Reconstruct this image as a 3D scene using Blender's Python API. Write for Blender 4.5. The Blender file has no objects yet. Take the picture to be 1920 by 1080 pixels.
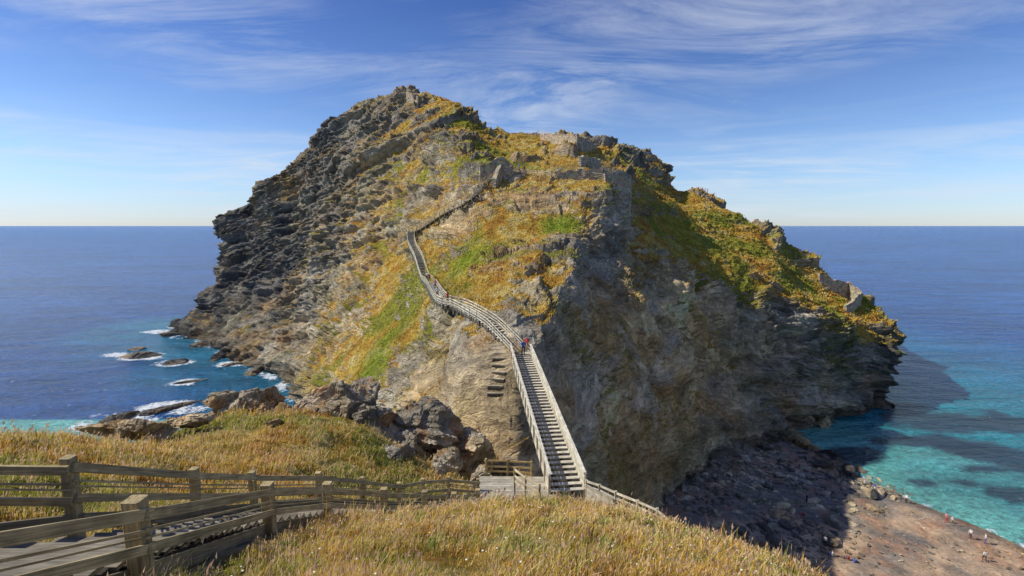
import bpy, math, random, time
import numpy as np
from mathutils import Vector, Matrix
T0=time.time()
rng=np.random.default_rng(7); random.seed(7)
scene=bpy.context.scene
# ---------------------------------------------------------------- survey helpers
H=50.0; F=960.0; PITCH=math.atan(117/960.0)
C=np.array([0,0,H]); RT=np.array([1.0,0,0])
FW=np.array([0,math.cos(PITCH),-math.sin(PITCH)]); UP=np.array([0,math.sin(PITCH),math.cos(PITCH)])
def ray(px,py): return FW+(px-960)/F*RT+(540-py)/F*UP
def P(px,py,t): return C+t*ray(px,py)
def Z0(px,py,z=0.0):
    d=ray(px,py); return C+(z-H)/d[2]*d
def proj(V):
    d=V-C; t=d@FW; tt=np.where(np.abs(t)<1e-3,1e-3,t)
    return 960+F*(d@RT)/tt, 540-F*(d@UP)/tt, t
# ---------------------------------------------------------------- noise
def _h(ix,iy,iz,seed):
    h=(ix.astype(np.uint32)*np.uint32(374761393))^(iy.astype(np.uint32)*np.uint32(668265263))^(iz.astype(np.uint32)*np.uint32(2246822519))
    h=h+np.uint32((seed*3266489917)&0xffffffff)
    h=(h^(h>>np.uint32(15)))*np.uint32(2246822519)
    h=(h^(h>>np.uint32(13)))*np.uint32(3266489917)
    h=h^(h>>np.uint32(16))
    return h.astype(np.float64)/4294967295.0
def vnoise(p,seed=0):
    i=np.floor(p).astype(np.int64); f=p-i; f=f*f*f*(f*(f*6-15)+10)
    x,y,z=i[:,0],i[:,1],i[:,2]; fx,fy,fz=f[:,0],f[:,1],f[:,2]
    def g(a,b,c): return _h(x+a,y+b,z+c,seed)
    x00=g(0,0,0)*(1-fx)+g(1,0,0)*fx; x10=g(0,1,0)*(1-fx)+g(1,1,0)*fx
    x01=g(0,0,1)*(1-fx)+g(1,0,1)*fx; x11=g(0,1,1)*(1-fx)+g(1,1,1)*fx
    return ((x00*(1-fy)+x10*fy)*(1-fz)+(x01*(1-fy)+x11*fy)*fz)*2-1
def fbm(p,octv=4,seed=0,gain=.5):
    s=0;a=1;n=0;q=p.copy()
    for k in range(octv):
        s=s+a*vnoise(q,seed+k*17); n+=a; a*=gain; q=q*2.03+11.7
    return s/n*1.5
def ridged(p,octv=4,seed=0):
    s=0;a=1;n=0;q=p.copy()
    for k in range(octv):
        s=s+a*(1-2*np.abs(vnoise(q,seed+k*13))); n+=a; a*=.5; q=q*2.07+5.3
    return s/n
def cells(p,seed=0):
    i=np.floor(p).astype(np.int64); return _h(i[:,0],i[:,1],i[:,2],seed)*2-1
def sst(a,b,x):
    t=np.clip((x-a)/(b-a),0,1); return t*t*(3-2*t)
# ---------------------------------------------------------------- mesh helpers
def mesh_np(name,V,Fc,smooth=False):
    me=bpy.data.meshes.new(name); V=np.ascontiguousarray(V,dtype=np.float32); Fc=np.ascontiguousarray(Fc,dtype=np.int32)
    me.vertices.add(len(V)); me.vertices.foreach_set("co",V.ravel())
    k=Fc.shape[1]; n=len(Fc)
    me.loops.add(n*k); me.loops.foreach_set("vertex_index",Fc.ravel())
    me.polygons.add(n); me.polygons.foreach_set("loop_start",np.arange(0,n*k,k,dtype=np.int32))
    me.update(calc_edges=True)
    me.polygons.foreach_set("use_smooth",np.full(n,smooth,dtype=bool))
    return me
def add_obj(name,me,mat=None,parent=None):
    ob=bpy.data.objects.new(name,me); scene.collection.objects.link(ob)
    if mat is not None: me.materials.append(mat)
    if parent: ob.parent=parent
    return ob
def attr_col(me,name,rgb):
    a=me.attributes.new(name,'FLOAT_COLOR','POINT')
    d=np.ones((len(rgb),4),dtype=np.float32); d[:,:3]=rgb; a.data.foreach_set("color",d.ravel())
def attr_f(me,name,v):
    a=me.attributes.new(name,'FLOAT','POINT'); a.data.foreach_set("value",np.ascontiguousarray(v,dtype=np.float32))
def attr_v(me,name,v):
    a=me.attributes.new(name,'FLOAT_VECTOR','POINT'); a.data.foreach_set("vector",np.ascontiguousarray(v,dtype=np.float32).ravel())
def gridfaces(nr,nc,flip=False):
    i=np.arange(nr-1)[:,None]*nc+np.arange(nc-1)[None,:]
    f=np.stack([i,i+1,i+nc+1,i+nc],-1).reshape(-1,4)
    return f[:,::-1] if flip else f
# ---------------------------------------------------------------- materials
class NT:
    def __init__(s,mat): s.nt=mat.node_tree; s.n=s.nt.nodes; s.l=s.nt.links
    def new(s,t,**k):
        n=s.n.new(t)
        for a,b in k.items(): setattr(n,a,b)
        return n
    def link(s,a,b): s.l.new(a,b)
    def math(s,op,a,b=None,clamp=False):
        n=s.n.new('ShaderNodeMath'); n.operation=op; n.use_clamp=clamp
        for k,v in ((0,a),(1,b)):
            if v is None: continue
            if isinstance(v,(int,float)): n.inputs[k].default_value=v
            else: s.l.new(v,n.inputs[k])
        return n.outputs[0]
    def mix(s,f,a,b,bt='MIX'):
        n=s.n.new('ShaderNodeMix'); n.data_type='RGBA'; n.blend_type=bt
        for k,v in ((0,f),(6,a),(7,b)):
            if isinstance(v,(int,float)): n.inputs[k].default_value=v
            elif isinstance(v,tuple): n.inputs[k].default_value=(*v,1) if len(v)==3 else v
            else: s.l.new(v,n.inputs[k])
        return n.outputs[2]
    def noise(s,vec,scale,detail=4,rough=.55,dist=0):
        n=s.n.new('ShaderNodeTexNoise'); n.inputs['Scale'].default_value=scale; n.inputs['Detail'].default_value=detail
        n.inputs['Roughness'].default_value=rough; n.inputs['Distortion'].default_value=dist
        if vec is not None: s.l.new(vec,n.inputs['Vector'])
        return n.outputs['Fac']
    def mapr(s,v,a,b,c,d):
        n=s.n.new('ShaderNodeMapRange'); s.l.new(v,n.inputs[0])
        for k,x in enumerate((a,b,c,d)): n.inputs[k+1].default_value=x
        return n.outputs[0]
    def scale(s,vec,sc):
        n=s.n.new('ShaderNodeMapping'); n.inputs['Scale'].default_value=sc; s.l.new(vec,n.inputs[0]); return n.outputs[0]
def newmat(name,rough=.85,spec=.3):
    m=bpy.data.materials.new(name); m.use_nodes=True; t=NT(m); b=t.n['Principled BSDF']
    b.inputs['Roughness'].default_value=rough; b.inputs['Specular IOR Level'].default_value=spec
    return m,t,b
def simple(name,col,rough=.8):
    m,t,b=newmat(name,rough); g=t.new('ShaderNodeTexCoord')
    f=t.noise(g.outputs['Object'],9,3); c=t.mix(t.mapr(f,.3,.7,0,1),tuple(x*.8 for x in col),tuple(min(1,x*1.15) for x in col))
    t.link(c,b.inputs['Base Color']); return m
def terrain_mat():
    m,t,b=newmat('cliff_rock_and_turf',.9,.12)
    geo=t.new('ShaderNodeNewGeometry'); pos=geo.outputs['Position']
    col=t.new('ShaderNodeAttribute',attribute_name='col').outputs['Color']
    gr=t.new('ShaderNodeAttribute',attribute_name='grass').outputs['Fac']
    bed=t.new('ShaderNodeAttribute',attribute_name='bed').outputs['Vector']   # bedding-plane coordinates of the slate
    n1=t.noise(t.scale(bed,(.6,.6,1.1)),.7,10,.72,.4); n2=t.noise(t.scale(bed,(.7,.7,1.3)),3.4,7,.76)
    st=t.noise(t.scale(bed,(.14,.14,1.7)),1.0,9,.74,.8); pat=t.noise(pos,.07,3,.5)
    a=t.mapr(n1,.30,.70,.46,1.72); bb=t.mapr(n2,.28,.72,.60,1.48); s=t.mapr(st,.34,.66,.58,1.5)  # low n1, the bump hollows, goes dark: crevice shade painted into the colour
    sw=t.math('MULTIPLY',t.math('SUBTRACT',1.0,gr),t.mapr(pat,.4,.6,.4,1))
    s2=t.math('ADD',t.math('MULTIPLY',s,sw),t.math('SUBTRACT',1.0,sw))
    k=t.math('MULTIPLY',t.math('MULTIPLY',a,bb),s2)
    vor=t.new('ShaderNodeTexVoronoi',feature='DISTANCE_TO_EDGE'); vor.inputs['Scale'].default_value=.4
    wv=t.new('ShaderNodeVectorMath',operation='MULTIPLY_ADD'); t.link(bed,wv.inputs[0]); wv.inputs[1].default_value=(.7,.7,2.0)
    nn=t.new('ShaderNodeTexNoise'); nn.inputs['Scale'].default_value=.6; nn.inputs['Detail'].default_value=6; t.link(pos,nn.inputs['Vector'])
    sc=t.new('ShaderNodeVectorMath',operation='SCALE'); t.link(nn.outputs['Color'],sc.inputs[0]); sc.inputs['Scale'].default_value=3.0
    t.link(sc.outputs[0],wv.inputs[2]); t.link(wv.outputs[0],vor.inputs['Vector'])
    crack=t.mapr(vor.outputs['Distance'],0,.09,0,1)
    ng=t.math('SUBTRACT',1.0,gr)
    cc=t.new('ShaderNodeCombineColor'); [t.link(k,cc.inputs[i]) for i in range(3)]
    c=t.mix(1.0,col,cc.outputs[0],'MULTIPLY')
    t.link(c,b.inputs['Base Color'])
    hgt=t.math('ADD',t.math('ADD',t.math('MULTIPLY',n1,2.4),t.math('MULTIPLY',n2,.6)),t.math('ADD',t.math('MULTIPLY',t.math('MULTIPLY',st,1.3),sw),t.math('MULTIPLY',t.math('MULTIPLY',crack,.28),ng)))
    bp=t.new('ShaderNodeBump'); bp.inputs['Strength'].default_value=1.0; bp.inputs['Distance'].default_value=.9
    t.link(hgt,bp.inputs['Height']); t.link(bp.outputs[0],b.inputs['Normal'])
    return m
M_TER=terrain_mat()
def attr_mat(name,rough=.8,trans=0):
    m,t,b=newmat(name,rough,.2)
    col=t.new('ShaderNodeAttribute',attribute_name='col').outputs['Color']; t.link(col,b.inputs['Base Color'])
    if trans:
        tr=t.new('ShaderNodeBsdfTranslucent'); t.link(col,tr.inputs[0]); mx=t.new('ShaderNodeMixShader'); mx.inputs[0].default_value=trans
        t.link(b.outputs[0],mx.inputs[1]); t.link(tr.outputs[0],mx.inputs[2]); t.link(mx.outputs[0],t.n['Material Output'].inputs[0])
    return m
M_GRASS=attr_mat('grass_blades',.75,.35)
def wood_mat():
    m,t,b=newmat('weathered_timber',.85,.2)
    gc=t.new('ShaderNodeAttribute',attribute_name='gc').outputs['Vector']
    col=t.new('ShaderNodeAttribute',attribute_name='col').outputs['Color']
    g1=t.noise(t.scale(gc,(1.2,28,28)),1,5,.6,.4); g2=t.noise(gc,2.2,4); g3=t.noise(t.scale(gc,(.7,90,90)),1,2)
    k=t.math('MULTIPLY',t.mapr(g1,.3,.7,.55,1.4),t.mapr(g2,.3,.7,.7,1.25)); k=t.math('MULTIPLY',k,t.mapr(g3,.35,.65,.8,1.2))
    cc=t.new('ShaderNodeCombineColor'); [t.link(k,cc.inputs[i]) for i in range(3)]
    t.link(t.mix(1.0,col,cc.outputs[0],'MULTIPLY'),b.inputs['Base Color'])
    bp=t.new('ShaderNodeBump'); bp.inputs['Strength'].default_value=.5; bp.inputs['Distance'].default_value=.02
    t.link(t.math('ADD',g1,g3),bp.inputs['Height']); t.link(bp.outputs[0],b.inputs['Normal'])
    return m
M_WOOD=wood_mat()
# ---------------------------------------------------------------- colours of turf and rock
LUSH=np.array([.25,.36,.03])
def grass_col(p):
    g=fbm(p*np.array([.09,.09,.09]),4,301); g2=fbm(p*.45,3,302); g3=fbm(p*2.2,3,309)
    gold=np.array([.64,.42,.08]); straw=np.array([.70,.54,.20]); green=np.array([.27,.31,.04]); rust=np.array([.48,.21,.04])
    c=gold*np.ones((len(p),1))
    c=c+(straw-c)*sst(.1,.6,g2)[:,None]
    c=c+(rust-c)*(sst(.05,.55,-g2)*.7)[:,None]
    c=c+(green-c)*(sst(.02,.45,g+.35*g3)*.82)[:,None]
    return c
def rock_col(p,tint,s):
    dark=np.array([.115,.113,.112]); mid=np.array([.38,.335,.255]); tan=np.array([.74,.55,.30])
    tt=np.clip(tint+.30*fbm(p*.08,4,401),0,1)[:,None]
    c=np.where(tt<.5,dark+(mid-dark)*tt*2,mid+(tan-mid)*(tt*2-1))
    q=np.stack([p[:,0]*.03,p[:,1]*.03,s*.4],-1)
    k=1+.45*fbm(q,5,402)+.38*fbm(p*.25,5,403)
    c=c*np.clip(k,.35,1.9)[:,None]
    q2=np.stack([p[:,0]*.06,p[:,1]*.06,s*.12],-1)
    och=sst(-.05,.45,fbm(q2,5,404))*.6
    c=c+(np.array([.56,.31,.10])-c)*(och*np.clip(tt[:,0]*1.7-.2,0,1))[:,None]
    pal=sst(.2,.6,fbm(q2*1.3+40,5,408))*.5
    c=c+(np.array([.64,.59,.48])-c)*(pal*np.clip(tt[:,0]*1.5+.1,0,1))[:,None]
    oliv=sst(.2,.6,fbm(p*.10+90,4,409))*.35
    c=c+(np.array([.30,.28,.12])-c)*(oliv*np.clip(tt[:,0]*1.4,0,1))[:,None]
    return c
def strat(p):
    x=p[:,0]; xn=-np.log1p(np.exp(-x/12))*12; xp=np.log1p(np.exp(x/12))*12
    return p[:,2]-.42*xn+.16*xp-.10*p[:,1]
def bedc(p,s): return np.stack([p[:,0],p[:,1],s],-1)
# ---------------------------------------------------------------- headland
cols=[
[(322,612,258),(345,598,257),(385,578,256),(380,556,256),(402,538,256),(428,502,256),(424,470,257),(431,448,257),(414,434,256),(417,428,258),(424,420,262)],
[(400,655,210),(410,630,215),(425,600,222),(440,570,228),(455,540,233),(465,500,237),(470,460,240),(478,430,243),(468,408,247),(462,402,249),(455,396,252)],
[(480,690,182),(485,665,186),(500,630,193),(520,590,200),(530,545,207),(540,500,212),(540,450,218),(530,410,224),(515,376,230),(508,364,234),(500,350,238)],
[(528,720,165),(545,690,166),(570,650,170),(590,600,176),(605,550,182),(615,500,188),(610,440,196),(600,380,205),(592,325,214),(585,300,220),(575,282,226)],
[(590,800,120),(575,745,124),(580,705,126),(610,650,133),(640,590,142),(665,525,155),(670,450,170),(665,380,184),(652,305,196),(645,262,205),(632,226,214)],
[(690,830,85),(690,770,86),(680,710,90),(695,650,98),(715,590,110),(735,525,125),(740,460,143),(735,370,162),(722,290,178),(712,235,192),(700,184,206)],
[(780,860,66),(780,800,67),(775,735,70),(785,665,77),(790,600,87),(785,530,100),(790,460,118),(790,370,143),(788,290,162),(782,230,178),(775,170,194)],
[(870,880,54),(868,830,54.5),(862,760,56),(862,690,58),(860,620,63),(858,550,76),(860,480,91),(865,400,108),(858,285,134),(862,245,160),(868,192,184)],
[(945,890,50),(942,840,51),(938,770,53),(935,700,55),(935,645,57.5),(945,570,66),(950,500,80),(950,420,98),(945,328,118),(940,278,150),(925,232,186)],
[(1005,900,52),(1005,850,53),(1003,780,54),(1002,720,55.5),(1002,668,58),(1025,590,66),(1040,510,80),(1035,430,96),(1030,328,118),(1040,284,150),(1050,250,190)],
[(1110,935,62),(1105,860,64),(1100,780,66),(1090,700,69),(1080,620,73),(1080,550,79),(1090,480,88),(1100,410,100),(1115,332,116),(1120,298,150),(1130,266,190)],
[(1205,935,80),(1200,870,81),(1195,790,83),(1190,710,86),(1180,630,90),(1170,550,95),(1160,480,101),(1155,410,108),(1165,335,118),(1190,316,160),(1200,286,192)],
[(1300,900,98),(1300,850,99),(1300,780,101),(1298,700,104),(1290,620,108),(1275,540,113),(1250,470,119),(1225,410,126),(1215,372,135),(1235,345,165),(1245,300,190)],
[(1370,842,112),(1370,800,113),(1368,740,115),(1362,680,117),(1350,610,120),(1335,550,124),(1310,490,130),(1285,430,140),(1275,390,152),(1270,366,170),(1268,343,185)],
[(1458,802,125),(1455,770,126),(1450,720,127),(1445,670,128),(1435,610,130),(1420,545,134),(1400,500,140),(1375,460,148),(1350,425,158),(1340,392,166),(1328,353,178)],
[(1540,782,132),(1540,755,132.5),(1535,715,133),(1525,670,134),(1515,620,136),(1500,565,140),(1475,525,146),(1455,490,152),(1440,460,158),(1425,440,164),(1412,417,172)],
[(1590,775,137),(1592,750,137),(1592,710,138),(1590,665,139),(1585,625,141),(1572,585,145),(1555,560,150),(1535,535,156),(1520,515,160),(1512,495,164),(1505,470,168)],
[(1628,768,142),(1640,735,143),(1645,705,144),(1650,680,144),(1645,650,145),(1625,610,147),(1610,590,150),(1600,570,154),(1590,560,158),(1580,548,162),(1570,533,165)],
[(1640,755,150),(1648,735,150),(1655,705,150),(1665,675,150),(1672,650,151),(1676,628,152),(1668,608,154),(1650,592,157),(1632,580,160),(1622,570,163),(1615,554,166)],
]
gs=["00000000023","00000000123","00001000122","00011121123","04654443222","04675655433","01245755544","00012442354","00001022266",
"00001131164","00000001263","00000001362","00000247762","00000378886","00000588775","00011488876","00012588875","00002578866","00001355666"]
ts=["11111111111","22221112211","44444222332","55556443322","66666544333","66666554433","77766655443","99977666443","99988776544",
"88888776554","99999976544","99999865544","78888865533","66666655433","55565554444","45555544444","44545544444","44444444444","33333444444"]
net=[]
for c,g,ti in zip(cols,gs,ts):
    r=[]
    for (px,py,t),a,b in zip(c,g,ti):
        r.append([*P(px,py,t),int(a)/9,int(b)/9])
    r=[np.array(x) for x in r]
    b0=r[0].copy(); b0[2]-=7; b0[1]-=1.0
    sk=r[-1]; d=np.array([sk[0],sk[1]]); d/=np.linalg.norm(d)
    back=[]
    for dist,kz,dz in ((14,.95,-1),(35,.80,-1),(70,.4,-1),(95,0,-8)):
        q=sk.copy(); q[:2]+=d*dist; q[2]=q[2]*kz+dz; back.append(q)
    net.append([b0]+r+back)
net=np.array(net)
def shifted(c,dx,dy,kz):
    q=c.copy(); q[:,0]+=dx; q[:,1]+=dy; q[:,2]=np.where(q[:,2]>0,q[:,2]*kz,q[:,2]); return q
net=np.concatenate([[shifted(net[0],60,110,.25)],[shifted(net[0],8,45,.72)],net,[shifted(net[-1],-8,30,.72)],[shifted(net[-1],-50,75,.25)]])
def cr(A,n):
    A=np.concatenate([[2*A[0]-A[1]],A,[2*A[-1]-A[-2]]]); out=[]
    for i in range(1,len(A)-2):
        t=np.linspace(0,1,n,endpoint=False).reshape((-1,)+(1,)*(A.ndim-1))
        p0,p1,p2,p3=A[i-1],A[i],A[i+1],A[i+2]
        out.append(.5*((2*p1)+(-p0+p2)*t+(2*p0-5*p1+4*p2-p3)*t*t+(-p0+3*p1-3*p2+p3)*t**3))
    out.append(A[-2][None]); return np.concatenate(out)
RS=56
G=cr(net,RS)                       # columns
G=cr(np.swapaxes(G,0,1),RS)        # rows x cols
NR,NC=G.shape[:2]
def gnorm(X):
    du=np.gradient(X,axis=1); dv=np.gradient(X,axis=0); n=np.cross(du,dv); n/=np.linalg.norm(n,axis=2,keepdims=True)+1e-9; return n
X=G[...,:3].copy(); N=gnorm(X); p=X.reshape(-1,3); n=N.reshape(-1,3)
bias=np.clip(G[...,3].ravel(),0,1); tint=np.clip(G[...,4].ravel(),0,1)
front=np.zeros((NR,NC),bool); front[RS:12*RS,2*RS-10:-(2*RS-10)]=True; front=front.ravel()
dist=np.linalg.norm(p-C,axis=1); amp=np.clip(dist/140,.33,1.1)
def gauss(q,c_,r_): return np.exp(-((q-c_)**2).sum(1)/(2*r_*r_))
mass=np.clip(gauss(p,P(1150,680,84),16)+gauss(p,P(1240,600,104),14)+gauss(p,P(1340,720,114),13)+.8*gauss(p,P(880,740,56),9),0,1)
wz=fbm(p*.05,3,11)[:,None]*2.0
pw=p+wz
s=strat(pw)+mass*2.5*fbm(p*.12,3,12)
big=ridged(pw*np.array([.032,.032,.02]),3,21)*3.2+fbm(pw*.08,3,22)*1.6
gm=bias+.55*fbm(np.stack([p[:,0]*.07,p[:,1]*.07,s*.26],-1),5,23)+.35*(n[:,2]-.55)
rock=1-sst(.38,.62,gm)
q1=np.stack([pw[:,0]*.03,pw[:,1]*.03,s*.30],-1); q2=np.stack([pw[:,0]*.07,pw[:,1]*.07,s*.95],-1)
lay=ridged(q1,4,31)*2.2+ridged(q2,3,32)*.9
cw=pw+.8*np.stack([fbm(p*.3,2,33),fbm(p*.3,2,34),fbm(p*.3,2,35)],-1)
sc=strat(cw)
blk=cells(np.stack([cw[:,0]/9,cw[:,1]/9,sc/2.4],-1),36)*1.0+cells(np.stack([cw[:,0]/3.6,cw[:,1]/3.6,sc/1.0],-1),37)*.5
iso=ridged(cw*.07,5,44)*3.6+ridged(np.stack([cw[:,0]*.13,cw[:,1]*.13,cw[:,2]*.035],-1),3,45)*2.2+cells(cw/2.8,46)*.45+ridged(cw*.35,3,47)*.7
fine=fbm(p*.8,4,38)*.45
D=amp*(big*(.55+.45*rock)+((lay+blk)*(1-.55*mass)+mass*iso)*(.18+.82*rock)+fine)
D-=D[front].mean()+.1
calm=gauss(p,P(1060,350,117),13)
D=D*np.clip((dist-48)/22,.35,1)*(1-.55*calm)
V=p+n*D[:,None]
Vg=V.reshape(NR,NC,3); Nn=gnorm(Vg).reshape(-1,3)
gm2=gm+.62*(Nn[:,2]-.50)+.16*fbm(V*.45,4,41)
grass=sst(.46,.60,gm2)*sst(4,9,V[:,2])
# scrappy turf on the flatter ledges of the cliffs
grass=np.maximum(grass,sst(.62,.80,Nn[:,2]+.25*fbm(V*.3,3,42))*sst(.1,.5,fbm(V*.07,3,46)+.25)*sst(9,16,V[:,2])*.85*(V[:,0]>-60))
SB=strat(V+wz)+mass*3*fbm(V*.15,3,48)+.8*fbm(V*.1,3,49)
c=rock_col(V,tint,SB)
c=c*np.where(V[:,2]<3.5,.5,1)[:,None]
gc_=grass_col(V)
lush=gauss(V,P(860,468,92),4.5)+.6*gauss(V,P(680,675,95),5)+gauss(V,P(1045,412,100),2.6)+.7*gauss(V,P(800,590,84),3.5)+.5*gauss(V,P(1290,440,138),7)+.5*gauss(V,P(920,270,150),7)
gc_=gc_+(LUSH-gc_)*np.clip(lush,0,1)[:,None]
grass=np.clip(grass+sst(.35,.7,lush+.25*fbm(V*.6,3,43)),0,1)
c=c+(gc_*.78-c)*grass[:,None]
me=mesh_np('headland',V,gridfaces(NR,NC),True)
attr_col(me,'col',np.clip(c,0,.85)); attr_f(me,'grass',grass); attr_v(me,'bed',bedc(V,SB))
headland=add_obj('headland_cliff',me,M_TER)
HV=V; HPx,HPy,HPt=proj(V); HN=Nn; HG=grass
fi=np.where(front)[0]
def surf(px,py,tmax=1e9):
    d=(HPx[fi]-px)**2+(HPy[fi]-py)**2
    k=np.where((d<36)&(HPt[fi]<tmax))[0]
    if len(k)==0: k=np.argsort(d)[:3]
    j=k[np.argmin(HPt[fi][k]+d[k]*.05)]
    return HV[fi[j]].copy()
print('headland',time.time()-T0,len(V))
# ---------------------------------------------------------------- mainland (heightfield)
rel=lambda x,y,z:(x,y,H+z)
cp=[rel(0,0,-2.0),rel(0,-15,1),rel(-12,-10,0),rel(15,-10,-5),rel(25,0,-25),rel(-25,-5,-1),rel(-30,6,-4),rel(0,-40,3),rel(-40,-40,0),rel(35,-40,-10)]
for a in [(900,1080,7),(1300,1080,8.5),(500,1080,7),(560,985,12.5),(700,962,15),(900,938,18),(1060,930,20),(1150,955,20),(1280,990,19.5),(1400,1012,19),(1480,1050,16.5),(1560,1080,14),
          (0,900,14),(200,880,18),(0,803,24),(100,812,27),(210,830,29),(330,818,32),(400,785,37),(440,765,41),(540,770,43),(450,850,27),(600,870,28),(700,895,31),(640,805,36),(640,760,44),(780,830,44),(800,870,38),(850,885,40),(900,875,46),(930,915,38),(1000,905,45)]:
    q=P(*a); q[2]-=.4; cp.append(tuple(q))
for a in [(-7,5,-4.4),(-7,8,-6.0),(-7.3,12.5,-8.1),(-7.2,16,-9.9),(-6.5,19.3,-11.7),(-5.5,22.5,-13.5),(-4.3,25.5,-15.3),(-2.5,29,-17.2),(-.5,31,-18.2),(3,31.5,-18.5),(7,24,-16.6),(5.5,27,-17.3),(1,25,-15.4),(10,25,-18.5)]:
    cp.append(rel(*a))
cp+=[(-38,24,30),(-43,40,12),(-34,52,16),(-25,60,16),(-50,50,-6),(-40,72,-6),(-62,20,-4),(-62,-8,12),(-20,75,4),(0,56,26),(0,66,24),(-12,58,24),
     (20,20,22),(25,35,8),(14,33,26),(9,40,22),(16,50,8),(22,62,2),(32,42,2),(32,10,8),(38,-12,14),(30,25,3),(14,66,6),(40,60,0)]
cp=np.array(cp)
def tps_k(r2): return np.where(r2>1e-12,r2*np.log(r2+1e-12)*.5,0)
nn=len(cp); r2=((cp[:,None,:2]-cp[None,:,:2])**2).sum(-1); K=tps_k(r2)+np.eye(nn)*.6
A=np.zeros((nn+3,nn+3)); A[:nn,:nn]=K; A[:nn,nn]=1; A[:nn,nn+1:]=cp[:,:2]; A[nn,:nn]=1; A[nn+1:,:nn]=cp[:,:2].T
w=np.linalg.solve(A,np.concatenate([cp[:,2],[0,0,0]]))
def tps(x,y):
    o=w[nn]+w[nn+1]*x+w[nn+2]*y
    for i in range(nn): o=o+w[i]*tps_k((x-cp[i,0])**2+(y-cp[i,1])**2)
    return o
xs=np.concatenate([np.linspace(-64,-30,90,endpoint=False),np.linspace(-30,14,380,endpoint=False),np.linspace(14,42,90)])
ys=np.concatenate([np.linspace(-42,0,70,endpoint=False),np.linspace(0,55,460,endpoint=False),np.linspace(55,78,60)])
gx,gy=np.meshgrid(xs,ys); bz=tps(gx.ravel(),gy.ravel())
pp=np.stack([gx.ravel(),gy.ravel(),bz],-1)
gxn=np.gradient(bz.reshape(gx.shape),ys,xs); slope=np.hypot(*gxn).ravel()
def corridor(x,y):
    xc=np.interp(y,[0,8,12.5,16,19.3,22.5,25.5,29,31],[-6.8,-6.9,-7.3,-7.3,-6.5,-5.5,-4.5,-2.6,-.5]); 
    return np.exp(-((x-xc)/1.4)**4)*(y<32)*(y>-5)
zone=np.exp(-(((pp[:,0]+10)/15)**2+((pp[:,1]-44)/6.5)**2))
mrock=sst(.85,1.3,slope+.5*fbm(pp*.15,3,51)+zone*.9*(1+fbm(pp*.2,3,52))) 
mrock=np.maximum(mrock,sst(.3,.6,corridor(pp[:,0],pp[:,1])))
near=np.clip(np.hypot(pp[:,0],pp[:,1])/30,.15,1)
dz=fbm(pp*.12,4,53)*.5*near+fbm(pp*.6,3,54)*.18+mrock*near*(ridged(pp*.16,4,55)*1.6+cells(pp/1.6+.6*fbm(pp*.5,2,57)[:,None],56)*.5)
dz=dz*(1-corridor(pp[:,0],pp[:,1]))
mz=bz+dz
MV=np.stack([pp[:,0],pp[:,1],mz],-1)
mc=rock_col(MV,np.full(len(MV),.6),strat(MV)); gcol=grass_col(MV*1.6)*.7
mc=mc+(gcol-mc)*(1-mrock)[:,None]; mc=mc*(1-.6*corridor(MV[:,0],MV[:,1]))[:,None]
me=mesh_np('mainland',MV,gridfaces(len(ys),len(xs)),True); attr_col(me,'col',mc); attr_f(me,'grass',1-mrock); attr_v(me,'bed',bedc(MV,strat(MV)))
add_obj('mainland_hillside',me,M_TER)
MZ=mz.reshape(gx.shape); MR=mrock.reshape(gx.shape)
def gsample(A2,x,y):
    i=np.clip(np.searchsorted(xs,x)-1,0,len(xs)-2); j=np.clip(np.searchsorted(ys,y)-1,0,len(ys)-2)
    fx=np.clip((x-xs[i])/(xs[i+1]-xs[i]),0,1); fy=np.clip((y-ys[j])/(ys[j+1]-ys[j]),0,1)
    return (A2[j,i]*(1-fx)+A2[j,i+1]*fx)*(1-fy)+(A2[j+1,i]*(1-fx)+A2[j+1,i+1]*fx)*fy
print('mainland',time.time()-T0)
# ---------------------------------------------------------------- rocks
def ico(sub):
    import bmesh
    bm=bmesh.new(); bmesh.ops.create_icosphere(bm,subdivisions=sub,radius=1); bm.verts.ensure_lookup_table()
    v=np.array([x.co[:] for x in bm.verts]); f=np.array([[q.index for q in a.verts] for a in bm.faces]); bm.free(); return v,f
IC={k:ico(k) for k in (2,3,6)}
def rockmesh(cen,size,rotz,seed,sub=3,tilt=.2):
    v,f=IC[sub]; r=np.random.default_rng(seed)
    d=np.ones(len(v))
    for k in range(16):
        nrm=r.normal(size=3); nrm/=np.linalg.norm(nrm); h=r.uniform(.42,.9); dp=v@nrm
        d=np.minimum(d,np.where(dp>1e-3,h/np.maximum(dp,1e-3),9))
    q=v*d[:,None]*np.array(size)
    if sub>=6:
        # jointed blocks split along tilted slate bedding
        sv=q/min(size)*1.3+seed; wv=sv+.25*np.stack([fbm(sv*.9,3,seed+3),fbm(sv*.9,3,seed+4),fbm(sv*.9,3,seed+6)],-1); sl=wv@np.array([.45,.15,.95])
        q=q+v*((cells(np.stack([wv[:,0]*.9,wv[:,1]*.9,sl*1.6],-1),seed+1)*.15+cells(np.stack([wv[:,0]*2.1,wv[:,1]*2.1,sl*4.2],-1),seed+2)*.07+ridged(np.stack([sv[:,0]*.5,sv[:,1]*.5,sl*2.2],-1),4,seed)*.16+fbm(sv*3,3,seed+5)*.04)[:,None])*min(size)*.85
    else: q=q*(1+.08*fbm(v*2+seed,2,seed))[:,None]
    a=rotz; R=np.array([[math.cos(a),-math.sin(a),0],[math.sin(a),math.cos(a),0],[0,0,1]])
    b=r.uniform(-tilt,tilt); R2=np.array([[1,0,0],[0,math.cos(b),-math.sin(b)],[0,math.sin(b),math.cos(b)]])
    return q@R2.T@R.T+np.array(cen),f
def merge(parts):
    V=[];Fs=[];o=0
    for v,f in parts: V.append(v);Fs.append(f+o);o+=len(v)
    return np.concatenate(V),np.concatenate(Fs)
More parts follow.
